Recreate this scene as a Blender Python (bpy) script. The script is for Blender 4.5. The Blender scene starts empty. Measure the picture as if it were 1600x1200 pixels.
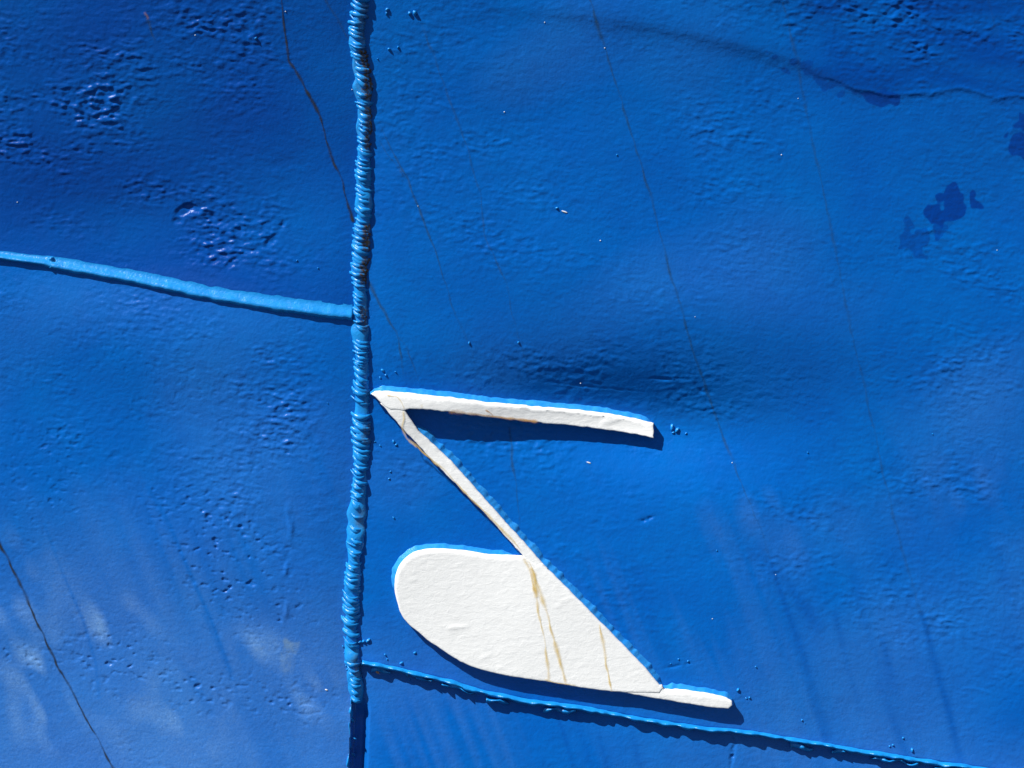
import bpy, bmesh, math, random
import numpy as np
from mathutils import Matrix, Vector
from mathutils.geometry import delaunay_2d_cdt

# ------------------------------------------------------------------ frame of the place
# The hull side is laid out in millimetres: x to the right, y downwards along the plating,
# w outwards from it.  The plating leans back a little and its seams run askew to plumb.
D = 2.3                                   # metres from the plating to the camera
BETA = math.radians(24)                   # lean of the plating
ROLL = math.radians(17)                   # seams against plumb
cb, sb = math.cos(BETA), math.sin(BETA)
cr, sr = math.cos(ROLL), math.sin(ROLL)
ax_a = Vector((1, 0, 0)); ax_b = Vector((0, sb, cb)); ax_n = Vector((0, -cb, sb))
e_u = ax_a * cr - ax_b * sr
e_v = ax_a * sr + ax_b * cr
CENTRE = Vector((0, 0, 2.0))
M = Matrix(((e_u.x, e_v.x, ax_n.x, CENTRE.x), (e_u.y, e_v.y, ax_n.y, CENTRE.y),
            (e_u.z, e_v.z, ax_n.z, CENTRE.z), (0, 0, 0, 1)))

scene = bpy.context.scene
col = scene.collection

# ------------------------------------------------------------------ camera
cam = bpy.data.cameras.new('camera'); cam.sensor_width = 36; cam.lens = 36 * D / 1.6
cam.clip_start = 0.05; cam.clip_end = 200
cam_o = bpy.data.objects.new('camera', cam); col.objects.link(cam_o)
cam_o.matrix_world = M @ Matrix.Translation((0, 0, D))
scene.camera = cam_o

# ------------------------------------------------------------------ sun and sky
sun_dir = (M.to_3x3() @ Vector((-0.55, 0.75, 0.385))).normalized()
sun = bpy.data.lights.new('sun', 'SUN'); sun.energy = 5.0; sun.angle = math.radians(0.5)
sun.color = (1.0, 0.98, 0.95)
sun_o = bpy.data.objects.new('sun', sun); col.objects.link(sun_o)
sun_o.rotation_euler = sun_dir.to_track_quat('Z', 'Y').to_euler()
sun_o.location = (-2, -2, 8)

world = bpy.data.worlds.new('World'); scene.world = world; world.use_nodes = True
wt = world.node_tree; wt.nodes.clear()
wo = wt.nodes.new('ShaderNodeOutputWorld'); wb = wt.nodes.new('ShaderNodeBackground')
sky = wt.nodes.new('ShaderNodeTexSky'); sky.sky_type = 'NISHITA'; sky.sun_disc = False
sky.sun_elevation = math.asin(max(-1, min(1, sun_dir.z))); sky.sun_rotation = math.atan2(sun_dir.x, sun_dir.y)
sky.dust_density = 0.6; sky.air_density = 1.0
tc = wt.nodes.new('ShaderNodeTexCoord')
cn = wt.nodes.new('ShaderNodeTexNoise'); cn.inputs['Scale'].default_value = 5.5
cn.inputs['Detail'].default_value = 7; cn.inputs['Roughness'].default_value = 0.6
cramp = wt.nodes.new('ShaderNodeValToRGB')
cramp.color_ramp.elements[0].position = 0.57; cramp.color_ramp.elements[1].position = 0.74
cmix = wt.nodes.new('ShaderNodeMix'); cmix.data_type = 'RGBA'
cmix.inputs[7].default_value = (11.0, 11.6, 12.4, 1)
wt.links.new(tc.outputs['Generated'], cn.inputs['Vector'])
wt.links.new(cn.outputs['Fac'], cramp.inputs['Fac'])
wt.links.new(cramp.outputs['Color'], cmix.inputs[0])
wt.links.new(sky.outputs['Color'], cmix.inputs[6])
wt.links.new(cmix.outputs[2], wb.inputs['Color'])
wb.inputs['Strength'].default_value = 0.055
wt.links.new(wb.outputs['Background'], wo.inputs['Surface'])

vs = scene.view_settings
vs.view_transform = 'Standard'; vs.look = 'None'; vs.gamma = 1; vs.use_curve_mapping = False
vs.exposure = 0.52

rnd = random.Random(7)
rs = np.random.RandomState(11)

# ------------------------------------------------------------------ relief of the plating
X0, X1, Y0, Y1 = -460.0, 2060.0, -440.0, 1640.0      # millimetres covered by the sheet
STEP = 1.6
NX, NY = int((X1 - X0) / STEP) + 1, int((Y1 - Y0) / STEP) + 1
gx = X0 + STEP * np.arange(NX); gy = Y0 + STEP * np.arange(NY)
GX, GY = np.meshgrid(gx, gy)
fx = np.fft.fftfreq(NX, STEP)[None, :]; fy = np.fft.fftfreq(NY, STEP)[:, None]

def noise(lx, ly, tilt=0.0):
    """Gaussian noise of unit spread, correlation lengths lx, ly in millimetres along axes tilted in the sheet."""
    c, s = math.cos(tilt), math.sin(tilt)
    f1 = fx * c + fy * s; f2 = -fx * s + fy * c
    g = np.exp(-2 * (math.pi ** 2) * ((f1 * lx) ** 2 + (f2 * ly) ** 2))
    n = np.real(np.fft.ifft2(np.fft.fft2(rs.standard_normal((NY, NX))) * g))
    return n / n.std()

def sstep(a, b, x):
    t = np.clip((x - a) / (b - a), 0, 1); return t * t * (3 - 2 * t)

def gauss(cx, cy, rx, ry, ang=0.0):
    c, s = math.cos(ang), math.sin(ang)
    dx, dy = GX - cx, GY - cy
    return np.exp(-(((dx * c + dy * s) / rx) ** 2 + ((-dx * s + dy * c) / ry) ** 2))

def path(pts):
    p = np.array(pts, float); return p[:, 0], p[:, 1]

# centre lines of the three seams (extended past the picture)
VS = [(572, -440), (570, -60), (563, 0), (558, 60), (561, 85), (567, 120), (570, 180), (569, 260), (568, 330), (566, 372),
      (562, 420), (563, 500), (565, 560), (565, 640), (564, 720), (560, 770), (556, 830), (553, 880), (549, 940),
      (548, 980), (551, 1030), (555, 1070), (557, 1105), (553, 1200), (548, 1640)]
LS = [(-460, 352), (-200, 375), (0, 399), (72, 408), (84, 411), (200, 431), (330, 459), (400, 470), (480, 481), (560, 490)]
RS = [(556, 1031), (620, 1043), (700, 1062), (760, 1080), (830, 1094), (900, 1102), (1000, 1121), (1100, 1136), (1170, 1142),
      (1250, 1156), (1350, 1172), (1420, 1183), (1520, 1197), (1600, 1209), (1800, 1238), (2060, 1275)]
def vseam(y): p = path(VS); return np.interp(y, p[1], p[0])
def lseam(x): p = path(LS); return np.interp(x, *p)
def rseam(x): p = path(RS); return np.interp(x, *p)

left = GX < vseam(GY)
upL = left & (GY < lseam(GX)); loL = left & ~upL
upR = ~left & (GY < rseam(GX)); loR = ~left & ~upR

# where the paint lies crusted: cx, cy, rx, ry, angle, amount
CRUST_L = [(175, 150, 60, 80, .2, 1.0), (350, 60, 70, 90, 0, 1.0), (395, 140, 22, 50, 0, .8), (60, 180, 130, 80, .1, .95),
           (330, 345, 110, 60, .25, 1.05), (230, 300, 70, 40, .2, .6), (120, 345, 130, 22, .12, .5), (20, 60, 90, 60, 0, .35),
           (250, 500, 110, 50, .15, .45), (415, 590, 60, 60, .3, .75), (440, 650, 40, 60, 0, .8), (390, 700, 70, 40, -.3, .7),
           (110, 650, 120, 60, .5, .35), (340, 760, 130, 50, .5, .45), (10, 470, 80, 60, 0, .4), (-220, 200, 160, 200, 0, .6),
           (-250, 800, 160, 220, .2, .4)]
CRUST_R = [(840, 690, 150, 22, .08, .9), (640, 170, 60, 120, 0, .35), (720, 270, 130, 70, .35, .5), (800, 370, 120, 50, .3, .45), (1150, 190, 90, 60, .2, .45), (1120, 300, 90, 60, 0, .35),
           (1430, 40, 240, 70, .1, 1.0), (1500, 420, 150, 50, .15, .5), (1480, 560, 130, 40, -.35, .6), (1580, 620, 90, 60, 0, .5),
           (1240, 820, 60, 60, .4, .65), (1310, 890, 110, 40, .5, .6), (1430, 960, 140, 40, .25, .5), (1470, 760, 90, 50, .2, .5),
           (1110, 620, 70, 30, .1, .5), (900, 590, 200, 40, .06, .5), (660, 60, 70, 50, .3, .6), (900, 720, 160, 50, .2, .35),
           (1090, 400, 120, 60, -.3, .35), (640, 730, 40, 30, .4, .5), (1800, 300, 200, 300, 0, .5), (1800, 900, 220, 200, 0, .5),
           (1250, -180, 400, 120, .1, .7), (1050, 1080, 60, 25, .2, .3), (930, 880, 90, 60, .7, .3)]
PITS = [(350, 860, 70, 70, .6, 1.0), (390, 930, 80, 50, .5, 1.0), (300, 800, 90, 50, .6, .6), (180, 1030, 70, 40, .25, .9),
        (350, 1085, 150, 26, .1, 1.0), (40, 780, 90, 60, .4, .6), (90, 700, 120, 40, .5, .5), (30, 1020, 60, 30, .2, .6),
        (430, 700, 60, 50, 0, .5), (220, 1350, 240, 120, .2, .7), (260, 600, 220, 90, .4, .3)]
def field(lst):
    f = np.zeros_like(GX)
    for cx, cy, rx, ry, a, k in lst:
        f = np.maximum(f, k * gauss(cx, cy, rx * 1.25, ry * 1.3, a))
    return f
breakup = np.clip(0.72 + 0.36 * noise(24, 14, .2), 0.08, 1.4)
crust = np.where(left, field(CRUST_L), field(CRUST_R)) * breakup
smooth_hole = 1 - 0.95 * gauss(285, 190, 46, 80) - 0.8 * gauss(200, 430 + 130, 60, 40)
crust = crust * np.where(left, np.clip(smooth_hole, 0, 1), 1)
pit_m = field(PITS) * np.clip(breakup + .3, 0, 1.2) * left

n1 = noise(4.0, 1.9, .12); n2 = noise(9, 5, .15); n3 = noise(2.2, 1.5, .1)
lump = np.clip(n1 + .12 * n2, -0.6, 2.0) * .95 + .35 * n3
relief = np.where(left, .8, .66) * (crust + np.where(left, .03, .08) * breakup) * lump
pn = noise(2.9, 1.7, .15)
relief -= pit_m * 1.5 * np.clip(pn - 0.75, 0, 1.2)
relief += 0.035 * n1 + 0.025 * n3
relief += 0.06 * noise(30, 16, .1) + .05 * n2 * np.clip(noise(80, 60), 0, 2)

# broken old paint in the upper left: a ring of flaked hollows with brushed ribs inside
def hollow(cx, cy, rx, ry, ang, d):
    global relief
    g = gauss(cx, cy, rx * 1.1, ry * 1.1, ang) * (.88 + .24 * n2 + .20 * n1)
    relief -= (.62 if 260 < cx < 450 and cy > 300 else .42) * d * sstep(.15, .8, g)
for c in [(286, 329, 15, 7, -.5, 3.4), (301, 325, 12, 5, .3, 3.0), (276, 346, 8, 6, 0, 2.8), (332, 339, 9, 5, .5, 3.0),
          (348, 347, 15, 8, .2, 3.2), (373, 360, 8, 4, .4, 2.2), (437, 358, 5, 14, .5, 3.2), (425, 375, 12, 6, -.7, 3.0),
          (365, 408, 14, 5, -.7, 2.2), (70, 146, 14, 7, .4, 2.8), (55, 165, 8, 6, 0, 2.0), (330, 122, 22, 7, .1, 2.0),
          (385, 52, 5, 10, .2, 2.4), (388, 75, 5, 9, -.3, 2.4), (378, 30, 14, 5, .2, 2.4)]:
    hollow(*c)
relief += 0.5 * np.clip(.6 + .6 * n2, 0, 2) * gauss(338, 378, 30, 14, .15) * np.sin((GY - .12 * GX) / 1.5)
# an upright line of puckered paint low on the left
px = 449 + 5 * np.sin(GY / 31.0)
relief += 1.2 * np.exp(-((GX - px) / 4.5) ** 2) * sstep(760, 800, GY) * (1 - sstep(960, 990, GY)) * np.clip(noise(5, 7), -.2, 2) * left
# cracks and nicks on the right
for cx, cy, rx, ry, a, d in [(1045, 592, 26, 2.6, .02, 1.6), (1101, 611, 10, 3.5, .2, 2.0), (1010, 812, 12, 3, -.3, 1.8), (1146, 1170, 3, 22, .15, 2.2),
                             (1060, 1040, 26, 2.2, -.2, 1.0), (930, 605, 60, 1.8, .1, .9), (640, 790, 7, 3, .3, 1.0)]:
    relief -= d * gauss(cx, cy, rx, ry, a) * np.clip(1 + .5 * n3, 0, 2)

# the plating itself: buckled between frames, drawn in by the welds
form = np.zeros_like(GX)
form += 2.4 * noise(150, 110) + .7 * noise(60, 42, .2) + .10 * noise(26, 18, .2)
form += 0.5 * np.interp(GX, [0, 900], [1.9e-4, 1.35e-4]) * np.clip(GY - 620, -700, 700) ** 2                  # the hollow of the flare
form += np.where(left, 0, 0)
form -= 24 * gauss(985, 655, 200, 68, .09)                   # drawn in behind the upper bar
form -= 4 * gauss(760, 640, 170, 60, .09) + 13 * gauss(960, 680, 330, 150, .1)
form += 7 * gauss(1150, 500, 170, 80, .1) + 4 * gauss(1080, 790, 160, 60, .1)
form -= 22 * gauss(150, 360, 380, 190, .1)                     # upper left leans away from the sun
form += 10 * gauss(150, 500, 340, 90, .15)
form -= 5 * gauss(280, 700, 200, 120, .2)
yc = np.interp(GX, [500, 700, 900, 1050, 1150, 1250, 1330, 1500, 2060], [-8, 0, 16, 40, 63, 92, 128, 150, 190])
amp = np.interp(GX, [500, 700, 950, 1200, 1320, 1420, 1500], [0, .8, 3.0, 4.0, 3.0, .5, 0])
t = GY - yc
ridge = np.where(t < 0, np.exp(-(t / 42.0) ** 2), np.exp(-(t / 18.0) ** 2))
form += amp * ridge * (~left)
# edge of a later coat across the upper right: a thin raised lip
yl = np.interp(GX, [1200, 1250, 1290, 1340, 1380, 1420, 1450, 1500, 1560, 1600, 2060], [60, 100, 122, 140, 150, 146, 146, 138, 152, 148, 170]) + 3 * noise(14, 40)
coat_top = sstep(-2.5, 2.5, yl - GY) * sstep(-50, 60, GX - (1240 + .28 * GY + 14 * noise(18, 18))) * (~left)
relief += .7 * coat_top + 1.1 * np.exp(-((GY - yl) / 4.0) ** 2) * sstep(1300, 1340, GX) * (~left)
# seams: plates drawn in at the vertical weld, the lower right plate set back, an open groove low down
dv = GX - vseam(GY)
form -= 2.2 * np.exp(-(dv / 30.0) ** 2)
form -= 7.0 * sstep(-2, 6, GY - rseam(GX)) * np.exp(-np.clip(GY - rseam(GX), 0, None) / 130.0) * (~left)
groove = sstep(1086, 1122, GY) * (dv > -7) * (1 - sstep(12, 22, dv))
form -= 17 * groove
form += 5 * sstep(1080, 1130, GY) * np.exp(-np.clip(-dv, 0, None) / 60.0) * (dv <= -5)

HH = form + relief
# soft copy of the relief for things laid over it
def blur(a, l):
    g = np.exp(-2 * math.pi ** 2 * ((fx * l) ** 2 + (fy * l) ** 2))
    return np.real(np.fft.ifft2(np.fft.fft2(a) * g))
HS = blur(form, 14)
def samp(A, x, y):
    i = min(max((x - X0) / STEP, 0), NX - 1.001); j = min(max((y - Y0) / STEP, 0), NY - 1.001)
    i0, j0 = int(i), int(j); a, b = i - i0, j - j0
    return float(A[j0, i0] * (1 - a) * (1 - b) + A[j0, i0 + 1] * a * (1 - b) + A[j0 + 1, i0] * (1 - a) * b + A[j0 + 1, i0 + 1] * a * b)
H = lambda x, y: samp(HH, x, y)
HF = lambda x, y: samp(HS, x, y)

# ------------------------------------------------------------------ colour kept per vertex: dusty film with painted cloud sheen, later coat with painted shade
# down-slope direction on the sheet runs to the lower right
streak = noise(5, 110, 0) if False else noise(4.5, 120, -ROLL * 1.25)
streak2 = noise(14, 160, -ROLL * 1.25)
cloudy = noise(70, 50, -.3)
dust_sheen = -.01 + .03 * cloudy + .016 * streak * np.clip(noise(60, 90) - .1, 0, 2) * sstep(500, 900, GY) + .008 * streak2 * sstep(450, 900, GY)
dust_sheen += .21 * sstep(650, 1200, GY) * np.where(left, 1, .3) + .03 * sstep(350, 650, GY) * left  # hazy reflection towards the bottom, painted in with the film
dust_sheen += .05 * gauss(1500, 700, 200, 260)
dust_sheen -= .12 * sstep(500, 100, GY) * left
sheen_blotch = np.clip(.4 + .65 * noise(10, 20, -.5) + .35 * noise(28, 40, -.5), 0, 1.9)  # cloud reflections at lower left, painted as pale blotches in the colour
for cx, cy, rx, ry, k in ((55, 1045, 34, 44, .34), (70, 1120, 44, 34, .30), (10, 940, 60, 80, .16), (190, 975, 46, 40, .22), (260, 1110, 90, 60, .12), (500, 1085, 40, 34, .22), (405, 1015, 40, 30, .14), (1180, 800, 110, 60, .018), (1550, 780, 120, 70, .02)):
    dust_sheen += 3.0 * k * gauss(cx, cy, rx, ry, .4) * sheen_blotch
dust_sheen = np.clip(dust_sheen, 0, 1)
# darker wash marks down the dust film
def line_field(pts, w0, w1):
    f = np.zeros_like(GX); n = len(pts)
    for k in range(n - 1):
        (xa, ya), (xb, yb) = pts[k], pts[k + 1]
        t = np.clip(((GX - xa) * (xb - xa) + (GY - ya) * (yb - ya)) / ((xb - xa) ** 2 + (yb - ya) ** 2), 0, 1)
        d2 = (GX - xa - t * (xb - xa)) ** 2 + (GY - ya - t * (yb - ya)) ** 2
        w = w0 + (w1 - w0) * (k + t) / (n - 1)
        f = np.maximum(f, np.exp(-d2 / w ** 2))
    return f
wash = np.zeros_like(GX)
WASH = [([(1205, 880), (1228, 950), (1252, 1020), (1272, 1090), (1292, 1150)], 5, 9, 1), ([(1305, 960), (1325, 1050), (1345, 1110)], 5, 5, .6),
        ([(1380, 1000), (1395, 1100), (1420, 1170)], 9, 14, .8), ([(1440, 960), (1462, 1040), (1480, 1100), (1498, 1190)], 5, 8, .9),
        ([(1000, 900), (1012, 960), (1040, 1030)], 12, 10, .5), ([(870, 1115), (882, 1150), (896, 1200), (915, 1270)], 3, 5, .9),
        ([(898, 1112), (912, 1160), (925, 1200), (940, 1260)], 3, 6, .8), ([(928, 1118), (944, 1180), (955, 1230)], 2.5, 4, .5),
        ([(985, 1125), (1000, 1200)], 4, 6, .4), ([(70, 820), (95, 890), (130, 970), (150, 1040), (155, 1090)], 3, 3, .6),
        ([(230, 760), (265, 820), (290, 880), (330, 970), (360, 1050)], 3.5, 4, .7), ([(110, 800), (150, 880), (170, 920)], 3, 4, .5),
        ([(320, 960), (350, 1030), (362, 1060)], 4, 4, .5), ([(250, 1000), (300, 1060), (330, 1110)], 9, 9, .35),
        ([(1160, 850), (1190, 870), (1280, 975)], 12, 12, .6), ([(1330, 880), (1350, 960), (1385, 1080)], 8, 10, .5),
        ([(1540, 700), (1560, 860), (1590, 1010)], 12, 16, .4), ([(375, 1100), (420, 1180), (440, 1230)], 9, 12, .5)]
for pts, w0, w1, k in WASH:
    wash = np.maximum(wash, k * line_field(pts, w0, w1))
wash *= np.clip(.8 + .25 * streak, .2, 1.2)
dust_sheen = np.clip(dust_sheen * (1 - .85 * wash), 0, .95)

def blot(cx, cy, rx, ry, a, rough=.35):
    return sstep(.42, .5, gauss(cx, cy, rx, ry, a) + rough * .75 * noise(5, 5) * gauss(cx, cy, rx * 1.8, ry * 1.8, a))
coat_shade = .6 * coat_top * np.clip(.85 + .25 * noise(40, 10, .1), .3, 1.2)
coat_shade = np.maximum(coat_shade, np.maximum(blot(1484, 322, 26, 34, .25), blot(1500, 312, 34, 12, .3)) * .95)
coat_shade = np.maximum(coat_shade, blot(1466, 355, 8, 24, .1) * .7)
coat_shade = np.maximum(coat_shade, blot(1435, 372, 22, 26, .3, .9) * .55)
coat_shade = np.maximum(coat_shade, blot(1604, 215, 26, 40, .3) * .9)
coat_shade = np.maximum(coat_shade, blot(1375, 152, 24, 12, .3, .6) * .9)
coat_shade = np.maximum(coat_shade, blot(1290, 118, 60, 14, .35, .8) * .6)
coat_shade = np.maximum(coat_shade, .42 * wash * (~left) * sstep(820, 900, GY))
coat_shade = np.where(upL, np.clip(.56 + .16 * cloudy, 0, 1), coat_shade)  # upper left plate's shade from its lean, deepened in the colour too
coat_shade = np.clip(np.maximum(coat_shade, .35 * gauss(1560, 90, 200, 130)), 0, 1) * np.where(loL, 0, 1)
gloss = np.clip(coat_top + gauss(1500, 540, 200, 120) * .5 + gauss(1470, 350, 60, 60), 0, 1)
scuff = np.clip(sstep(13, 9, abs(GX - 450 + .15 * (GY - 1026) + 2 * noise(6, 6))) * sstep(28, 22, abs(GY - 1026 + 3 * noise(6, 6))), 0, 1)

# ------------------------------------------------------------------ material helpers
def new_mat(name):
    m = bpy.data.materials.new(name); m.use_nodes = True
    nt = m.node_tree; b = nt.nodes['Principled BSDF']; return m, nt, b
def N(nt, typ, **kw):
    n = nt.nodes.new(typ)
    for k, v in kw.items():
        if k.startswith('in_'): n.inputs[k[3:].replace('_', ' ')].default_value = v
        else: setattr(n, k, v)
    return n
def tex_noise(nt, scale, detail=5, rough=.55, vec=None, dist=0):
    n = N(nt, 'ShaderNodeTexNoise'); n.inputs['Scale'].default_value = scale; n.inputs['Detail'].default_value = detail
    n.inputs['Roughness'].default_value = rough; n.inputs['Distortion'].default_value = dist
    if vec is not None: nt.links.new(vec, n.inputs['Vector'])
    return n
def mixc(nt, fac, a, b, blend='MIX'):
    n = N(nt, 'ShaderNodeMix', data_type='RGBA', blend_type=blend)
    for i, v in ((0, fac), (6, a), (7, b)):
        if hasattr(v, 'is_linked') or hasattr(v, 'node'): nt.links.new(v, n.inputs[i])
        elif i == 0: n.inputs[0].default_value = v
        else: n.inputs[i].default_value = (*v, 1)
    return n.outputs[2]
def rng(nt, v, a, b, c, d):
    n = N(nt, 'ShaderNodeMapRange'); nt.links.new(v, n.inputs[0])
    for i, q in enumerate((a, b, c, d)): n.inputs[i + 1].default_value = q
    return n.outputs[0]
def attr(nt, name):
    n = N(nt, 'ShaderNodeAttribute'); n.attribute_name = name; return n.outputs['Fac']

BLUE = (.0005, .097, .415); BLUE_DEEP = (.0006, .041, .26); BLUE_WORN = (.0006, .116, .445); FILM_SHEEN = (.23, .41, .63)
def hull_paint():
    m, nt, b = new_mat('blue_hull_paint')
    co = N(nt, 'ShaderNodeTexCoord').outputs['Object']
    big = tex_noise(nt, 5, 4, .55, co).outputs['Fac']
    mid = tex_noise(nt, 38, 6, .62, co).outputs['Fac']
    fine = tex_noise(nt, 420, 3, .6, co).outputs['Fac']
    c = mixc(nt, rng(nt, big, .35, .65, 0, 1), BLUE, BLUE_WORN)
    c = mixc(nt, rng(nt, mid, .42, .75, 0, .35), c, (.0006, .072, .32))
    c = mixc(nt, attr(nt, 'coat_shade'), c, BLUE_DEEP)
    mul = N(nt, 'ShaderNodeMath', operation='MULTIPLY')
    nt.links.new(attr(nt, 'dust_sheen'), mul.inputs[0]); nt.links.new(rng(nt, fine, .3, .7, .35, .75), mul.inputs[1])
    c = mixc(nt, mul.outputs[0], c, FILM_SHEEN)
    sc = N(nt, 'ShaderNodeMath', operation='MULTIPLY')
    nt.links.new(attr(nt, 'scuff'), sc.inputs[0]); nt.links.new(rng(nt, mid, .4, .6, .04, .32), sc.inputs[1])
    c = mixc(nt, sc.outputs[0], c, (.24, .33, .27))
    nt.links.new(c, b.inputs['Base Color'])
    ro = N(nt, 'ShaderNodeMath', operation='MULTIPLY'); nt.links.new(rng(nt, mid, .3, .7, .24, .34), ro.inputs[0]); nt.links.new(rng(nt, attr(nt, 'gloss'), 0, 1, 1, .5), ro.inputs[1])
    nt.links.new(ro.outputs[0], b.inputs['Roughness'])
    b.inputs['Specular IOR Level'].default_value = .15
    bm1 = N(nt, 'ShaderNodeBump'); bm1.inputs['Strength'].default_value = .55; bm1.inputs['Distance'].default_value = .0012
    f2 = tex_noise(nt, 190, 4, .6, co).outputs['Fac']
    nt.links.new(f2, bm1.inputs['Height']); nt.links.new(bm1.outputs['Normal'], b.inputs['Normal'])
    return m
def bead_paint(name, stain):
    m, nt, b = new_mat(name)
    co = N(nt, 'ShaderNodeTexCoord').outputs['Object']
    mid = tex_noise(nt, 60, 5, .6, co).outputs['Fac']
    c = mixc(nt, rng(nt, mid, .35, .7, 0, 1), (.006, .20, .56), (.012, .26, .64))
    if stain:
        at = attr(nt, 'stain')
        sp = tex_noise(nt, 160, 5, .7, co).outputs['Fac']
        mul = N(nt, 'ShaderNodeMath', operation='MULTIPLY', use_clamp=True)
        nt.links.new(at, mul.inputs[0]); nt.links.new(rng(nt, sp, .38, .56, 0, 1.4), mul.inputs[1])
        rc = mixc(nt, rng(nt, mid, .4, .6, 0, 1), (.035, .022, .014), (.13, .085, .04))
        c = mixc(nt, mul.outputs[0], c, rc)
    nt.links.new(c, b.inputs['Base Color'])
    b.inputs['Roughness'].default_value = .28; b.inputs['Specular IOR Level'].default_value = .35
    bm1 = N(nt, 'ShaderNodeBump'); bm1.inputs['Strength'].default_value = .5; bm1.inputs['Distance'].default_value = .0015
    nt.links.new(tex_noise(nt, 210, 5, .6, co).outputs['Fac'], bm1.inputs['Height']); nt.links.new(bm1.outputs['Normal'], b.inputs['Normal'])
    return m
def white_paint():
    m, nt, b = new_mat('white_mark_paint')
    co = N(nt, 'ShaderNodeTexCoord').outputs['Object']
    big = tex_noise(nt, 14, 5, .6, co).outputs['Fac']
    c = mixc(nt, rng(nt, big, .35, .7, 0, 1), (.79, .785, .755), (.76, .755, .725))
    sp = tex_noise(nt, 120, 3, .6, co).outputs['Fac']
    c = mixc(nt, rng(nt, sp, .70, .80, 0, .25), c, (.52, .46, .32))
    nt.links.new(c, b.inputs['Base Color']); b.inputs['Roughness'].default_value = .5
    mp = N(nt, 'ShaderNodeMapping'); mp.inputs['Scale'].default_value = (1, 1.9, 1); mp.inputs['Rotation'].default_value = (0, 0, .2)
    nt.links.new(co, mp.inputs['Vector'])
    a1 = tex_noise(nt, 75, 6, .62, mp.outputs[0], .6).outputs['Fac']
    b1 = N(nt, 'ShaderNodeBump'); b1.inputs['Strength'].default_value = .2; b1.inputs['Distance'].default_value = .0012
    nt.links.new(rng(nt, a1, .42, .75, 0, 1), b1.inputs['Height'])
    a2 = tex_noise(nt, 300, 4, .6, co).outputs['Fac']
    b2 = N(nt, 'ShaderNodeBump'); b2.inputs['Strength'].default_value = .1; b2.inputs['Distance'].default_value = .0008
    nt.links.new(a2, b2.inputs['Height']); nt.links.new(b1.outputs['Normal'], b2.inputs['Normal'])
    nt.links.new(b2.outputs['Normal'], b.inputs['Normal'])
    return m
def stain_mat(name, ca, cb_, strength, scale=90):
    m, nt, b = new_mat(name)
    co = N(nt, 'ShaderNodeTexCoord').outputs['Object']
    n = tex_noise(nt, scale, 5, .65, co).outputs['Fac']
    nt.links.new(mixc(nt, rng(nt, n, .35, .65, 0, 1), ca, cb_), b.inputs['Base Color'])
    b.inputs['Roughness'].default_value = .5
    tr = N(nt, 'ShaderNodeBsdfTransparent'); mx = N(nt, 'ShaderNodeMixShader')
    mul = N(nt, 'ShaderNodeMath', operation='MULTIPLY', use_clamp=True)
    nt.links.new(attr(nt, 'cover'), mul.inputs[0]); nt.links.new(rng(nt, tex_noise(nt, scale * .6, 4, .6, co).outputs['Fac'], .3, .6, .5 * strength, strength), mul.inputs[1])
    out = nt.nodes['Material Output']
    nt.links.new(mul.outputs[0], mx.inputs[0]); nt.links.new(tr.outputs[0], mx.inputs[1]); nt.links.new(b.outputs[0], mx.inputs[2])
    nt.links.new(mx.outputs[0], out.inputs['Surface'])
    return m
M_HULL = hull_paint(); M_BEAD = bead_paint('blue_weld_paint', False); M_BEADR = bead_paint('blue_weld_paint_stained', True)
M_WHITE = white_paint(); M_FILLET = bead_paint('blue_fillet_paint', False)
for n_ in M_FILLET.node_tree.nodes:
    if n_.type == 'MIX': n_.inputs[6].default_value = (.012, .20, .58, 1); n_.inputs[7].default_value = (.03, .27, .66, 1)
M_RUST_DARK = stain_mat('dark_rust_run', (.004, .007, .009), (.016, .018, .012), 1.0)
M_RUST_OLIVE = stain_mat('olive_rust_run', (.008, .045, .050), (.024, .058, .036), .42)
M_RUST_FAINT = stain_mat('faint_rust_run', (.008, .055, .09), (.028, .065, .07), .26)
M_RUST_OCHRE = stain_mat('ochre_rust_run', (.66, .45, .12), (.72, .56, .24), .85)
M_RUST_ORANGE = stain_mat('orange_rust_run', (.50, .22, .04), (.60, .34, .10), 1.0)

# ------------------------------------------------------------------ object helpers
def link(name, me, mat, parent=None):
    o = bpy.data.objects.new(name, me); col.objects.link(o)
    if mat is not None and not me.materials: me.materials.append(mat)
    if parent is not None: o.parent = parent
    return o
def mesh(name, verts, faces, smooth=True):
    me = bpy.data.meshes.new(name); me.from_pydata(verts, [], faces); me.update()
    if smooth: me.polygons.foreach_set('use_smooth', [True] * len(me.polygons))
    return me
def LP(x, y, w):                         # sheet millimetres to metres; the sheet's grid converges as it rises
    s = (D - w / 1000.0) / D
    return ((x - 800) / 1000.0 * s, (600 - y) / 1000.0 * s, w / 1000.0)
L = LP
def resample(pts, step):
    p = np.array(pts, float); d = np.r_[0, np.cumsum(np.hypot(*np.diff(p, axis=0).T))]
    n = max(2, int(d[-1] / step) + 1); t = np.linspace(0, d[-1], n)
    return np.c_[np.interp(t, d, p[:, 0]), np.interp(t, d, p[:, 1])]
def wob(n, l, seed):
    r = np.random.RandomState(seed).standard_normal(n + 6 * int(l + 1)); k = np.exp(-np.linspace(-2, 2, int(4 * l) | 1) ** 2)
    v = np.convolve(r, k, 'same')[3 * int(l + 1):][:n]; return v / (v.std() + 1e-9)

# ------------------------------------------------------------------ the hull and its four plates
hull = bpy.data.objects.new('ship_hull', None); col.objects.link(hull); hull.matrix_world = M
hull.empty_display_size = .2
hull['label'] = 'blue painted steel ship hull plating with raised weld seams and rust runs'
hull['category'] = 'ship hull'

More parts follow.
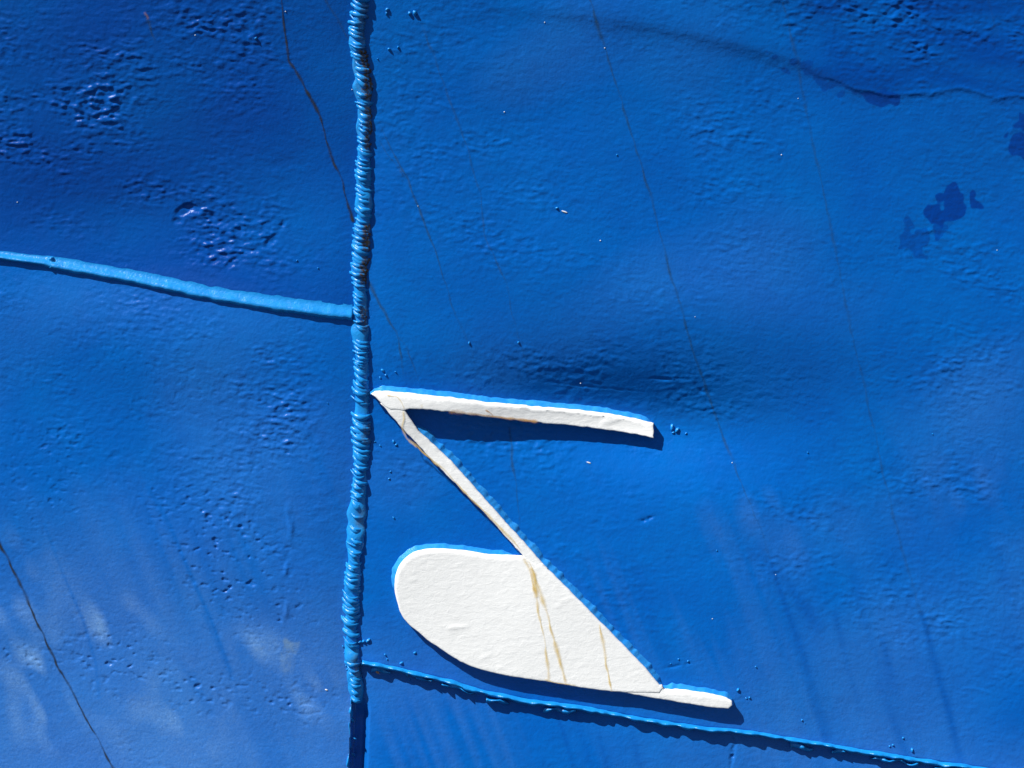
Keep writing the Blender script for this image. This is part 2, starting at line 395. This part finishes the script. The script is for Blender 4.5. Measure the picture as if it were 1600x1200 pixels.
def axis(a, b, f0, f1, fine, coarse):
    lo = np.arange(a, f0, coarse); mid_ = np.arange(f0, f1, fine); hi = np.arange(f1, b + .1, coarse)
    return np.r_[lo, mid_, hi]
xs = axis(X0, X1, -12, 1612, 1.6, 8.0); ys = axis(Y0, Y1, -12.8, 1212, 1.6, 8.0)
AX, AY = np.meshgrid(xs, ys)
ii = np.clip(np.rint((AX - X0) / STEP).astype(int), 0, NX - 1); jj = np.clip(np.rint((AY - Y0) / STEP).astype(int), 0, NY - 1)
def grab(A): return A[jj, ii].astype(np.float32)
WZ = grab(HH); DU = grab(dust_sheen); CO = grab(coat_shade); SC = grab(scuff); GL = grab(gloss)
WZ[0, :] = WZ[-1, :] = -30; WZ[:, 0] = WZ[:, -1] = -30          # turned-in rim
nx, ny = len(xs), len(ys)
idx = np.arange(nx * ny).reshape(ny, nx)
quads = np.stack([idx[1:, :-1], idx[1:, 1:], idx[:-1, 1:], idx[:-1, :-1]], -1)
cxm = (AX[:-1, :-1] + AX[1:, 1:]) / 2; cym = (AY[:-1, :-1] + AY[1:, 1:]) / 2
lft = cxm < vseam(cym); ups_l = cym < lseam(cxm); ups_r = cym < rseam(cxm)
cvg = (D - WZ / 1000) / D
V = np.stack([(AX - 800) / 1000 * cvg, (600 - AY) / 1000 * cvg, WZ / 1000], -1).reshape(-1, 3).astype(np.float32)
def plate(mask, label):
    q = quads[mask].reshape(-1, 4)
    used, inv = np.unique(q, return_inverse=True)
    q = inv.reshape(-1, 4)
    me = bpy.data.meshes.new('hull_plate')
    me.vertices.add(len(used)); me.vertices.foreach_set('co', V[used].ravel())
    me.loops.add(q.size); me.loops.foreach_set('vertex_index', q.ravel().astype(np.int32))
    me.polygons.add(len(q)); me.polygons.foreach_set('loop_start', np.arange(0, q.size, 4, dtype=np.int32))
    me.update(calc_edges=True)
    me.polygons.foreach_set('use_smooth', np.ones(len(q), dtype=bool))
    for nm, A in (('dust_sheen', DU), ('coat_shade', CO), ('scuff', SC), ('gloss', GL)):
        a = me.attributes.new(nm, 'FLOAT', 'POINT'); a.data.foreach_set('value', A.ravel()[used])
    me.validate(); me.update()
    o = link('hull_plate', me, M_HULL, hull); o['label'] = label
    return o
plate(lft & ups_l, 'blue upper left plate with painted-in shade and crusted, flaking paint')
plate(lft & ~ups_l, 'pitted lower left plate with a dusty film and painted-in cloud sheen')
plate(~lft & ups_r, 'large right plate that carries the white mark')
plate(~lft & ~ups_r, 'lower right plate below the sloping seam')

# ------------------------------------------------------------------ weld seams
def bead(name, pts, half, height, parent, mat, seed, step=4.0, sink=2.5, seg=13, rough=.12, stain=None, skew=1.0):
    """A laid bead: half-oval section of the given half width and height along a line, uneven along its run."""
    p = resample(pts, step); n = len(p)
    t = np.gradient(p, axis=0); t /= np.linalg.norm(t, axis=1)[:, None]; nrm = np.c_[-t[:, 1], t[:, 0]]
    w1, w2, w3 = wob(n, 2, seed), wob(n, 5, seed + 1), wob(n, 2, seed + 2)
    u = np.linspace(0, 1, n)
    hv = np.array([half(a) if callable(half) else half for a in u]) * (1 + rough * w1)
    hh = np.array([height(a) if callable(height) else height for a in u]) * (1 + rough * w3)
    verts, faces, st = [], [], []
    for k in range(n):
        c = p[k] + nrm[k] * rough * 3 * w2[k]
        b0 = HF(*c)
        for s in range(seg):
            a = math.pi * s / (seg - 1)
            q = c + nrm[k] * (-math.cos(a) * hv[k])
            uu = (1 - math.cos(a)) / 2
            top = (math.sin(math.pi * uu ** skew) if skew != 1 else math.sin(a)) ** .8 * hh[k]
            verts.append(L(q[0], q[1], b0 - sink + top)); st.append(stain(q[0], q[1]) if stain else 0)
        if k:
            o = (k - 1) * seg
            for s in range(seg - 1): faces.append((o + s, o + s + 1, o + seg + s + 1, o + seg + s))
    faces.append(tuple(range(seg))[::-1]); faces.append(tuple(range((n - 1) * seg, n * seg)))
    me = mesh(name, verts, faces)
    if stain:
        a_ = me.attributes.new('stain', 'FLOAT', 'POINT'); a_.data.foreach_set('value', st)
    # outward normals
    bm = bmesh.new(); bm.from_mesh(me); bmesh.ops.recalc_face_normals(bm, faces=bm.faces); bm.to_mesh(me); bm.free()
    return link(name, me, mat, parent)

def v_stain(x, y):
    d = x - float(vseam(y))
    k = 0
    for a, b, s in ((72, 160, 1.3), (160, 240, .8), (345, 395, 1.3), (395, 450, 1.0), (470, 520, .5), (655, 700, .35), (0, 72, .4), (790, 830, .3), (1020, 1060, .4)):
        k = max(k, s * min(1, max(0, (y - a) / 12)) * min(1, max(0, (b - y) / 12)))
    return min(1, k * min(1, max(.12, (d + 5) / 8)))
vpts = [(float(vseam(y)), y) for y in range(-440, 1098, 8)]
core = bead('weld_seam', vpts, 11.5, 7.6, hull, M_BEADR, 21, step=4, sink=2, rough=.17, stain=v_stain)
core['label'] = 'upright rippled weld bead with rust between its ripples'
# each ripple of the upright bead is a curved ridge of its own
def ripple_mesh(seed):
    r = random.Random(seed)
    n, sg = 9, 7
    verts, faces = [], []
    lift = r.uniform(3.0, 9.5); sag = r.uniform(1.5, 5.5); thick = r.uniform(2.2, 4.6); crown = r.uniform(8.6, 11.4)
    wl, wr = r.uniform(12, 14.5), r.uniform(11, 13.5)
    for i in range(n):
        t = i / (n - 1); x = -wl + (wl + wr) * t
        y = -lift * (1 - t) ** 1.6 + sag * math.sin(math.pi * min(1, t * .9)) - 1.5 * t + r.uniform(-.5, .5)
        z = crown * (max(0, math.sin(math.pi * (.04 + .92 * t)))) ** .75 - 2.0 + r.uniform(-.5, .5)
        rad = thick * (.45 + .55 * math.sin(math.pi * (.08 + .84 * t)))
        for s in range(sg):
            a = 2 * math.pi * s / sg
            verts.append((x / 1000, -(y + rad * math.cos(a)) / 1000, (z - rad * .75 + rad * 1.1 * math.sin(a)) / 1000))
        if i:
            o = (i - 1) * sg
            for s in range(sg): faces.append((o + s, o + sg + s, o + sg + (s + 1) % sg, o + (s + 1) % sg))
    faces.append(tuple(range(sg))); faces.append(tuple(range((n - 1) * sg, n * sg))[::-1])
    me = mesh('weld_ripple', verts, faces)
    bm = bmesh.new(); bm.from_mesh(me); bmesh.ops.recalc_face_normals(bm, faces=bm.faces); bm.to_mesh(me); bm.free()
    return me
def with_stain(me0, val, mat):
    me = me0.copy(); me.materials.clear(); me.materials.append(mat)
    a_ = me.attributes.new('stain', 'FLOAT', 'POINT')
    a_.data.foreach_set('value', [val * min(1, max(0, (v.co.x * 1000 + 2) / 8)) for v in me.vertices])
    return me
base_r = [ripple_mesh(100 + k) for k in range(16)]
rip = {}
for k, me in enumerate(base_r):
    for lv in (0, 1, 2, 3): rip[k, lv] = with_stain(me, lv / 3.0, M_BEADR)
y = -60.0
while y < 1101:
    if rnd.random() < .035: y += rnd.uniform(6, 15)
    big = rnd.random() < .12
    slow = 1 + .10 * math.sin(y / 47.0) + .07 * math.sin(y / 21.0 + 1)
    k = rnd.randrange(16)
    xc = float(vseam(y)); sv = v_stain(xc + 10, y)
    o = link('weld_ripple', rip[k, int(round(sv * 3))], None, core)
    o.location = L(xc + rnd.uniform(-1.6, 1.6), y, HF(xc, y) + rnd.uniform(-.8, .8))
    sc_ = rnd.uniform(.92, 1.12)
    sc_ *= slow
    if 1055 < y: sc_ *= .85
    o.scale = (sc_ * (.92 if y > 760 else 1), sc_ * (1.35 if big else 1), rnd.uniform(.85, 1.2))
    o.rotation_euler = (0, 0, rnd.uniform(-.22, .10))
    y += rnd.choice((4.2, 5.4, 6.4, 7.4, 9.5)) * rnd.uniform(.9, 1.1) * (1.35 if big else 1)
# where the bead stops: the bare lip of the left plate edge running on down
lip = bead('plate_edge_lip', [(547, 1092), (545, 1130), (544, 1165), (543, 1200), (541, 1300), (538, 1640)], 3.2, 9, hull, M_BEAD, 41, step=3, sink=1.5, rough=.3)
lip['label'] = 'thin edge of the left plate beside the open groove'
for px_, py_ in ((551, 1125), (555, 1152), (552, 1178), (547, 1166)):
    bead('weld_spatter', [(px_ - 2.5, py_), (px_ + 2.5, py_ + 1)], 2.4, 14, hull, M_BEAD, int(px_ + py_), step=1.5, sink=1, rough=.2)

def lhalf(a):
    x = -460 + a * 1020
    return 7.5 if x < 70 else float(np.interp(x, [70, 84, 200, 400, 560], [7.5, 10, 11, 12, 13]))
lw = bead('weld_seam', [p for p in LS if p[0] < 548] + [(551, 489)], lhalf, lambda a: 7.5, hull, M_BEAD, 31, step=3.0, sink=0.3, rough=.05, skew=2.6)
lw['label'] = 'smooth flat weld bead sloping across the left side'
bead('weld_stop', [(78, 403), (80, 411), (79, 419)], 4.5, 7.5, lw, M_BEAD, 33, step=2.5, sink=1.5, rough=.15)
rw = bead('weld_seam', [(566, 1033)] + RS[1:], 7.0, lambda a: 12.5, hull, M_BEAD, 35, step=3.0, sink=1.5, rough=.14, skew=3.0)
rw['label'] = 'narrow weld ridge sloping below the white mark'
# a second, broken run of slag and paint just under that ridge
for k, (a, b) in enumerate([(580, 612), (622, 640), (650, 676), (690, 742), (760, 800), (850, 905), (1235, 1275), (1300, 1322), (1360, 1440), (1460, 1500)]):
    p = [(x, float(rseam(x)) + 10 + 1.5 * math.sin(x * .2)) for x in range(a, b, 5)]
    bead('weld_run', p, 2.6, 8, rw, M_BEAD, 300 + k, step=2.5, sink=1, rough=.3)

# ------------------------------------------------------------------ weld spatter and paint flecks on the plating
def blob_mesh(seed, rad, h):
    r = random.Random(seed); bm = bmesh.new(); bmesh.ops.create_icosphere(bm, subdivisions=2, radius=1)
    for v in bm.verts:
        j = 1 + r.uniform(-.16, .16)
        v.co = Vector((v.co.x * rad * j, v.co.y * rad * j, v.co.z * h * j)) / 1000
    me = bpy.data.meshes.new('weld_spatter'); bm.to_mesh(me); bm.free()
    me.polygons.foreach_set('use_smooth', [True] * len(me.polygons)); return me
blobs = [blob_mesh(50 + k, 1.0, 1.15) for k in range(6)]
for me in blobs: me.materials.append(M_BEAD)
SPAT = [(608, 77, 5.5), (622, 74, 3), (590, 92, 2.8), (648, 20, 4.5), (640, 21, 4), (605, 15, 3.2), (604, 21, 2.8), (575, 1001, 4), (568, 1002, 4), (562, 1003, 4),
        (602, 1023, 2.8), (605, 1030, 2), (627, 1036, 2.8), (648, 1020, 2.2), (598, 579, 2.8), (603, 586, 2.4), (618, 581, 2.2), (594, 590, 2.2),
        (615, 690, 2.8), (619, 695, 2.4), (594, 696, 2), (610, 737, 2.4), (608, 748, 2.6), (615, 809, 2.2), (1153, 1078, 3.2), (1171, 1090, 3.4), (1166, 1091, 2.4),
        (1395, 1164, 3), (1390, 1166, 2.4), (1425, 1172, 2.8), (1411, 1153, 2), (1253, 1125, 2), (1258, 1130, 1.8), (1181, 1042, 1.8), (1072, 677, 3), (1058, 672, 4.2), (1050, 668, 4.5),
        (1052, 676, 3), (870, 325, 2.4), (964, 242, 2.2), (733, 536, 3), (464, 407, 2.4), (497, 419, 2), (810, 535, 2), (1457, 678, 2.2), (1262, 707, 1.8), (1120, 860, 1.8),
        (640, 1048, 2.4), (1060, 1030, 2.6), (1075, 1033, 2.4), (1048, 1037, 2), (550, 925, 2.4), (536, 1010, 2), (538, 1020, 2.2), (541, 1040, 2.4), (542, 1046, 2.2),
        (400, 60, 4), (640, 1062, 3), (586, 690, 2.2), (512, 630, 1.6)]
for k, (x, y_, r_) in enumerate(SPAT):
    o = link('weld_spatter', blobs[k % 6], None, hull)
    r_ *= rnd.uniform(.45, .85)
    o.location = L(x, y_, H(x, y_) + r_ * .1); o.scale = (r_ * rnd.uniform(.8, 1.5), r_ * rnd.uniform(.7, 1.1), r_ * rnd.uniform(.9, 1.3)); o.rotation_euler = (0, 0, rnd.uniform(0, 6))
m_fleck, nt_, b_ = new_mat('pale_paint_fleck'); b_.inputs['Roughness'].default_value = .4
nt_.links.new(mixc(nt_, tex_noise(nt_, 50).outputs['Fac'], (.8, .8, .78), (.6, .68, .75)), b_.inputs['Base Color'])
fl = [blob_mesh(80 + k, 1.0, .8) for k in range(3)]
for me in fl: me.name = 'paint_fleck'; me.materials.append(m_fleck)
FLK = [(945, 75, 1.3, 1), (788, 175, 1.3, 1), (1221, 242, 1.4, 1), (938, 376, 1.4, 1), (882, 331, 1.6, 4), (920, 723, 1.6, 3), (446, 18, 1.2, 1), (305, 55, 1.2, 1), (851, 35, 1.2, 1),
       (1086, 495, .9, 1), (907, 599, 1.2, 1), (1144, 723, 1.3, 1), (550, 140, 1.1, 1), (27, 316, 1.1, 1), (1212, 898, 1, 1), (1247, 154, 1, 1), (1558, 391, 1, 1), (510, 1078, 1.6, 2), (653, 322, 1, 1), (1113, 967, 1, 1)]
for k, (x, y_, r_, e) in enumerate(FLK):
    o = link('paint_fleck', fl[k % 3], None, hull)
    r_ *= .75
    o.location = L(x, y_, H(x, y_) + r_ * .3); o.scale = (r_ * e, r_, r_); o.rotation_euler = (0, 0, -.35 if e > 1 else 0)

# ------------------------------------------------------------------ the white mark
def z_front(x, y):                     # front face: follows the plating, a little higher at the upper left
    return HF(x, y) + 17 + 8 * math.exp(-((x - 690) / 110) ** 2 - ((y - 640) / 40) ** 2)
mark = bpy.data.objects.new('bulbous_bow_mark', None); col.objects.link(mark); mark.matrix_world = M
mark.empty_display_size = .1
mark['label'] = 'white raised steel draught symbol with a bulb shape and slanting bars, welded onto blue hull'
mark['category'] = 'hull mark'

WP = .04 * np.clip(noise(7, 3.5, -.15) + .3, -.2, 2) + .035 * noise(3.0, 2.0) + .4 * np.clip(noise(9, 3.2, -.25) - 1.5, 0, 2)
def face_relief(x, y): return samp(WP, x, y)

def plate_piece(name, outline, lift, seed, jag=.7, step=4.0, joints=()):
    """A cut plate with its own outline: worn, rounded top edges, sharp under edges, sides down to the hull."""
    ol = list(outline) + [outline[0]]; p = []
    for (xa, ya), (xb, yb) in zip(ol[:-1], ol[1:]):
        m_ = max(1, int(math.hypot(xb - xa, yb - ya) / step + .5))
        p += [(xa + (xb - xa) * q / m_, ya + (yb - ya) * q / m_) for q in range(m_)]
    p = np.array(p, float); n = len(p)
    area = .5 * np.sum(p[:, 0] * np.roll(p[:, 1], -1) - np.roll(p[:, 0], -1) * p[:, 1])
    if area < 0: p = p[::-1].copy()
    t = np.roll(p, -1, 0) - np.roll(p, 1, 0); t /= np.linalg.norm(t, axis=1)[:, None]
    nr = np.c_[t[:, 1], -t[:, 0]]                       # outward (y down)
    p = p + nr * (jag * np.clip(wob(n, 1.2, seed), -1.6, 1.6))[:, None]
    up = np.clip(nr @ np.array([-.35, -.94]), 0, 1)
    for ja, jb in joints:
        ja, jb = np.array(ja, float), np.array(jb, float); tt = np.clip(((p - ja) @ (jb - ja)) / ((jb - ja) @ (jb - ja)), 0, 1)
        up = np.where(np.linalg.norm(p - ja - tt[:, None] * (jb - ja), axis=1) < 2.5, 0, up)
    wv = wob(n, 1.5, seed + 5)
    bev = 1.2 + 4.6 * up * (1 + .18 * wv); drop = 1.0 + 6.0 * up
    rings = []
    for f, g in ((1.0, 0.0), (.62, .16), (.26, .48), (0.0, 1.0)):
        rings.append([(q[0] - nr_[0] * b * f, q[1] - nr_[1] * b * f, z_front(*q) + lift - dr * g) for q, nr_, b, dr in zip(p, nr, bev, drop)])
    verts = [LP(*v) for r in rings for v in r]
    verts += [LP(q[0], q[1], HF(*q) - 6) for q in p]
    faces = []
    for r in range(4):
        for i in range(n):
            j = (i + 1) % n
            faces.append((r * n + i, (r + 1) * n + i, (r + 1) * n + j, r * n + j))
    # front face: a fine net of points inside the outline, following the plating and carrying thick brushed paint
    ring = [Vector((q[0], q[1])) for q in rings[0]]
    gxx, gyy = np.meshgrid(np.arange(p[:, 0].min(), p[:, 0].max(), 2.6), np.arange(p[:, 1].min(), p[:, 1].max(), 2.6))
    inner = [Vector((a_ + .7 * jx, b_ + .7 * jy)) for a_, b_, jx, jy in zip(gxx.ravel(), gyy.ravel(), rs.uniform(-1, 1, gxx.size), rs.uniform(-1, 1, gxx.size))]
    rp = np.array(rings[0])[:, :2]
    inner = [v for v in inner if np.min((rp[:, 0] - v.x) ** 2 + (rp[:, 1] - v.y) ** 2) > 3.2]
    vo, _, fo, ov, _, _ = delaunay_2d_cdt(ring + inner, [], [list(range(n))], 1, 1e-4)
    back = {}
    for i_, src in enumerate(ov):
        for s_ in src:
            if s_ < n: back[i_] = s_
    remap = {}
    for i_, v in enumerate(vo):
        if i_ in back: remap[i_] = back[i_]; continue
        remap[i_] = len(verts)
        verts.append(LP(v.x, v.y, z_front(v.x, v.y) + lift + face_relief(v.x, v.y)))
    for f in fo: faces.append([remap[i_] for i_ in f])
    me = mesh(name, verts, faces)
    bm = bmesh.new(); bm.from_mesh(me)
    bmesh.ops.recalc_face_normals(bm, faces=bm.faces)
    bm.to_mesh(me); bm.free()
    o = link(name, me, M_WHITE, mark); return o

TOPBAR = [(580, 615), (586, 611), (600, 610), (640, 614), (700, 620), (760, 628), (830, 634), (880, 638), (930, 643), (970, 649), (1000, 655), (1013, 658.5), (1021, 661),
          (1021, 672), (1021, 684), (1000, 680), (960, 673), (905, 666), (860, 662), (810, 657), (760, 651), (710, 645), (660, 639), (640, 638), (633, 641), (610, 640), (594, 629)]
DIAG = [(594, 629.5), (606, 630), (626, 633), (633, 641.5), (640, 652), (654, 672), (670, 687), (704, 719), (743, 762), (790, 815), (820, 848), (847, 879), (856, 888), (846, 894), (826, 882), (816, 867), (790, 838), (756, 800), (692, 736), (655, 697), (625, 665)]
BULB = [(816.5, 868), (838, 883.5), (847.5, 879.5), (887, 919), (915, 947), (940, 973), (965, 998), (1009, 1044), (1035, 1075), (1030, 1083), (960, 1080.5), (907, 1074), (855, 1065), (794, 1056), (733, 1040),
        (684, 1011), (655, 989), (632, 968), (621, 942), (616.5, 914), (621, 890), (631, 874), (645, 863.5), (662, 858), (685, 857), (720, 859), (756, 865)]
FOOT = [(1034, 1069), (1037, 1075.5), (1060, 1076), (1094, 1081), (1118, 1085), (1135, 1089), (1143, 1095), (1144, 1102), (1138, 1107.5), (1120, 1106), (1098, 1103.5), (1037, 1093), (960, 1080), (962, 1070), (1020, 1074)]
def catmull(pts, n=4):
    q = [pts[0]] + list(pts) + [pts[-1]]; out = []
    for i in range(1, len(q) - 2):
        p0, p1, p2, p3 = (np.array(v, float) for v in q[i - 1:i + 3])
        for k in range(n):
            t = k / n
            out.append(tuple(.5 * (2 * p1 + (p2 - p0) * t + (2 * p0 - 5 * p1 + 4 * p2 - p3) * t * t + (3 * p1 - p0 - 3 * p2 + p3) * t ** 3)))
    return out + [tuple(pts[-1])]
BULB = BULB[:9] + catmull(BULB[9:])
tb = plate_piece('bar', TOPBAR, 0, 1, .45); tb['label'] = 'upper bar of the mark, casting a long shadow'
db = plate_piece('bar', DIAG, -.7, 2, .35, joints=[((594, 629), (626, 633)), ((856, 888), (846, 894)), ((846, 894), (826, 882))]); db['label'] = 'slanting bar of the mark'
bp = plate_piece('bulb_plate', BULB, 0, 3, .25, joints=[((816, 868), (838, 883)), ((838, 883), (847, 879))]); bp['label'] = 'broad rounded plate of the mark with ochre rust runs'
fb = plate_piece('bar', FOOT, -.8, 4, .3, joints=[((962, 1070), (1020, 1074)), ((1020, 1074), (1034, 1069))]); fb['label'] = 'short foot bar at the lower right of the mark'

# blue fillet welds along the upper edges of the mark
def fillet(pts, out, seed, wid=11, rough=.10, sc=.05):
    """Lumpy blue fillet from just under the plate's edge down to the hull, on the side 'out' of the line."""
    p = resample(pts, 2.0); n = len(p)
    t = np.gradient(p, axis=0); t = np.c_[np.convolve(np.r_[[t[0, 0]] * 4, t[:, 0], [t[-1, 0]] * 4], np.ones(9) / 9, 'valid'), np.convolve(np.r_[[t[0, 1]] * 4, t[:, 1], [t[-1, 1]] * 4], np.ones(9) / 9, 'valid')]
    t /= np.linalg.norm(t, axis=1)[:, None]; nr = np.c_[-t[:, 1], t[:, 0]] * out
    s1, s2 = wob(n, 2, seed), wob(n, 5, seed + 1)
    scal = np.array([math.sin(k * 2.0 * math.pi / 10.5 + 1.5 * s2[k]) ** 2 for k in range(n)])
    verts, faces, seg = [], [], 7
    for k in range(n):
        e = min(1, k / 10, (n - 1 - k) / 10) * .8 + .2
        w = wid * e * (1 + rough * s1[k]) * (.97 + .10 * sc * scal[k])
        zt = z_front(*p[k]) - 3.5
        for s in range(seg):
            a = s / (seg - 1); q = p[k] + nr[k] * (-4 + (w + 4) * a)
            zb = HF(*q) - 2.0
            z = zb + (zt - zb) * (1 - a ** 1.2) + 1.5 * sc * scal[k] * math.sin(math.pi * a) + .25 * s1[k] * math.sin(math.pi * a)
            verts.append(LP(q[0], q[1], z))
        if k:
            o = (k - 1) * seg
            for s in range(seg - 1): faces.append((o + s, o + s + 1, o + seg + s + 1, o + seg + s))
    me = mesh('weld_fillet', verts, faces)
    bm = bmesh.new(); bm.from_mesh(me); bmesh.ops.recalc_face_normals(bm, faces=bm.faces)
    if sum(f.normal.z for f in bm.faces) < 0: bmesh.ops.reverse_faces(bm, faces=bm.faces)
    bm.to_mesh(me); bm.free()
    return link('weld_fillet', me, M_FILLET, mark)
fillet([(578, 612), (586, 611), (600, 610), (640, 614), (700, 620), (760, 628), (830, 634), (880, 638), (930, 643), (970, 650), (1000, 657), (1016, 664), (1022, 671)], -1, 61, 9.5, .05)
fillet([(648, 664), (670, 687), (704, 719), (743, 762), (790, 815), (820, 848), (847, 879), (887, 919), (915, 947), (940, 973), (965, 998), (1009, 1044), (1035, 1074)], -1, 63, 11, .10, .2)
fillet(catmull([(617.5, 922), (616.5, 914), (621, 890), (631, 874), (645, 863.5), (662, 858), (685, 857), (720, 859), (756, 865), (806, 869)]), -1, 65, 9.5, .05)
fillet([(1030, 1071), (1040, 1074), (1060, 1076), (1094, 1081), (1118, 1085), (1135, 1089), (1143, 1095), (1146, 1102)], -1, 67, 9.5, .08)

# ------------------------------------------------------------------ rust runs
def run(pts, width, mat, parent, zf, lift, seed, wig=1.0, fade=(0.04, .12), name='rust_streak', pers=False, w_end=None):
    p = resample(pts, 3.0); n = len(p)
    t = np.gradient(p, axis=0); t /= np.linalg.norm(t, axis=1)[:, None]; nr = np.c_[-t[:, 1], t[:, 0]]
    s1, s2 = wob(n, 3, seed), wob(n, 1.5, seed + 1)
    u = np.linspace(0, 1, n)
    p = p + nr * (wig * np.clip(s1, -1.8, 1.8))[:, None]
    verts, faces, cov = [], [], []
    s3 = wob(n, 9, seed + 2)
    for k in range(n):
        w = (width * 1.15 * (1 + .25 * max(-1.5, min(2, s3[k])))) * (1 + .22 * max(-2, min(2, s2[k])))
        al = min(1, u[k] / fade[0] if fade[0] else 1, (1 - u[k]) / fade[1] if fade[1] else 1)
        al *= max(.35, min(1, .85 + .25 * s1[k]))
        for s in range(5):
            q = p[k] + nr[k] * (s / 2 - 1) * w
            z = zf(q[0], q[1]) + lift
            verts.append(LP(q[0], q[1], z) if pers else L(q[0], q[1], z)); cov.append(al * (0, .45, 1, .45, 0)[s])
        if k:
            o = (k - 1) * 5
            for s in range(4): faces.append((o + s, o + 5 + s, o + 6 + s, o + 1 + s))
    me = mesh(name, verts, faces)
    a_ = me.attributes.new('cover', 'FLOAT', 'POINT'); a_.data.foreach_set('value', cov)
    bm = bmesh.new(); bm.from_mesh(me); bmesh.ops.recalc_face_normals(bm, faces=bm.faces)
    if sum(f.normal.z for f in bm.faces) < 0: bmesh.ops.reverse_faces(bm, faces=bm.faces)
    bm.to_mesh(me); bm.free()
    return link(name, me, mat, parent)
HR = [
    ([(430, -120), (437, -40), (440, 0), (447, 60), (452, 95), (470, 125), (490, 160), (503, 190), (509, 215), (515, 240), (535, 285), (541, 312), (545, 325), (553, 346)], 2.6, M_RUST_DARK, (.02, 0)),
    ([(576, 442), (586, 460), (600, 485), (618, 518), (624, 540), (628, 560), (630, 595)], 2.2, M_RUST_OLIVE, (.0, .25)),
    ([(618, 520), (636, 545), (648, 575), (655, 600)], 1.8, M_RUST_FAINT, (.2, .3)),
    ([(480, -80), (510, 0), (530, 35), (545, 62), (552, 78)], 1.8, M_RUST_FAINT, (.05, .05)),
    ([(658, 35), (690, 120), (700, 150), (730, 230), (752, 310), (758, 370), (790, 440), (800, 490), (812, 535), (835, 605)], 2.0, M_RUST_FAINT, (.05, .2)),
    ([(588, 188), (600, 208), (618, 245), (638, 282), (655, 325), (680, 390), (700, 455), (712, 495), (732, 535), (750, 592)], 2.0, M_RUST_OLIVE, (.15, .45)),
    ([(590, 215), (604, 240), (622, 262), (636, 280)], 1.6, M_RUST_FAINT, (.2, .2)),
    ([(880, -130), (922, 0), (945, 75), (965, 140), (990, 220), (1015, 300), (1040, 400), (1063, 480), (1090, 570), (1125, 670), (1160, 760), (1190, 830), (1205, 880), (1225, 945)], 2.4, M_RUST_OLIVE, (.02, .3)),
    ([(1195, -130), (1222, 0), (1245, 90), (1262, 190), (1285, 290), (1305, 390), (1330, 520), (1350, 600), (1380, 740), (1410, 860), (1440, 960), (1462, 1040)], 2.6, M_RUST_FAINT, (.02, .2)),
    ([(-60, 720), (0, 850), (30, 910), (75, 1010), (90, 1040), (125, 1105), (155, 1160), (178, 1205), (230, 1320)], 2.1, M_RUST_DARK, (.02, .2)),
    ([(795, 662), (798, 690), (802, 730), (807, 770), (813, 830)], 2.0, M_RUST_OLIVE, (.05, .3)),
    ([(228, 24), (236, 45), (243, 70)], 2.2, M_RUST_OLIVE, (0, .4)),
    ([(1520, -80), (1560, 60)], 2.0, M_RUST_FAINT, (.1, .4)),
]
for k, (pts, w, mt, fd) in enumerate(HR): run(pts, w, mt, hull, H, .55, 500 + 3 * k, .7, fd)
run([(224, 19), (229, 25), (232, 31)], 4.0, M_RUST_ORANGE, hull, H, 1.0, 701, .4, (.1, .1), 'rust_spot')
run([(583, 1047), (589, 1049), (594, 1052)], 4.0, M_RUST_ORANGE, hull, H, 1.0, 703, .4, (.1, .1), 'rust_spot')
ZF = lambda x, y: z_front(x, y) + max(0, face_relief(x, y))
for k, (pts, w, par, mt, lf) in enumerate([
        ([(817, 870), (826, 888), (833, 912), (841, 955), (850, 1000), (855, 1035), (857, 1066)], 2.3, bp, M_RUST_OCHRE, .5),
        ([(823, 873), (834, 895), (843, 925), (856, 965), (870, 1015), (878, 1045), (884, 1071)], 2.3, bp, M_RUST_OCHRE, .6),
        ([(830, 885), (836, 905), (838, 935)], 3.2, bp, M_RUST_OCHRE, .9),
        ([(937, 974), (941, 1000), (945, 1025), (950, 1052), (956, 1081)], 2.0, bp, M_RUST_OCHRE, .5),
        ([(604, 617), (620, 620), (627, 630), (631, 640)], 1.6, tb, M_RUST_OCHRE, .5),
        ([(631, 641), (632, 655), (629, 668), (636, 684), (652, 699)], 1.9, db, M_RUST_OCHRE, .2),
        ([(637, 684), (656, 701), (694, 735), (727, 769), (759, 801), (793, 836), (815, 861)], 1.5, db, M_RUST_OCHRE, .2),
        ([(656, 633), (660, 638)], 2.5, tb, M_RUST_OCHRE, .5),
        ([(700, 643), (740, 648), (770, 651), (800, 654), (842, 659)], 2.4, tb, M_RUST_ORANGE, .4),
        ([(758, 640), (766, 645), (770, 651)], 2.6, tb, M_RUST_ORANGE, .5),
        ([(850, 1062), (870, 1066), (900, 1071)], 1.6, bp, M_RUST_OCHRE, .4)]):
    run(pts, w, mt, par, ZF, lf, 800 + 3 * k, .6, (.05, .04), pers=True)
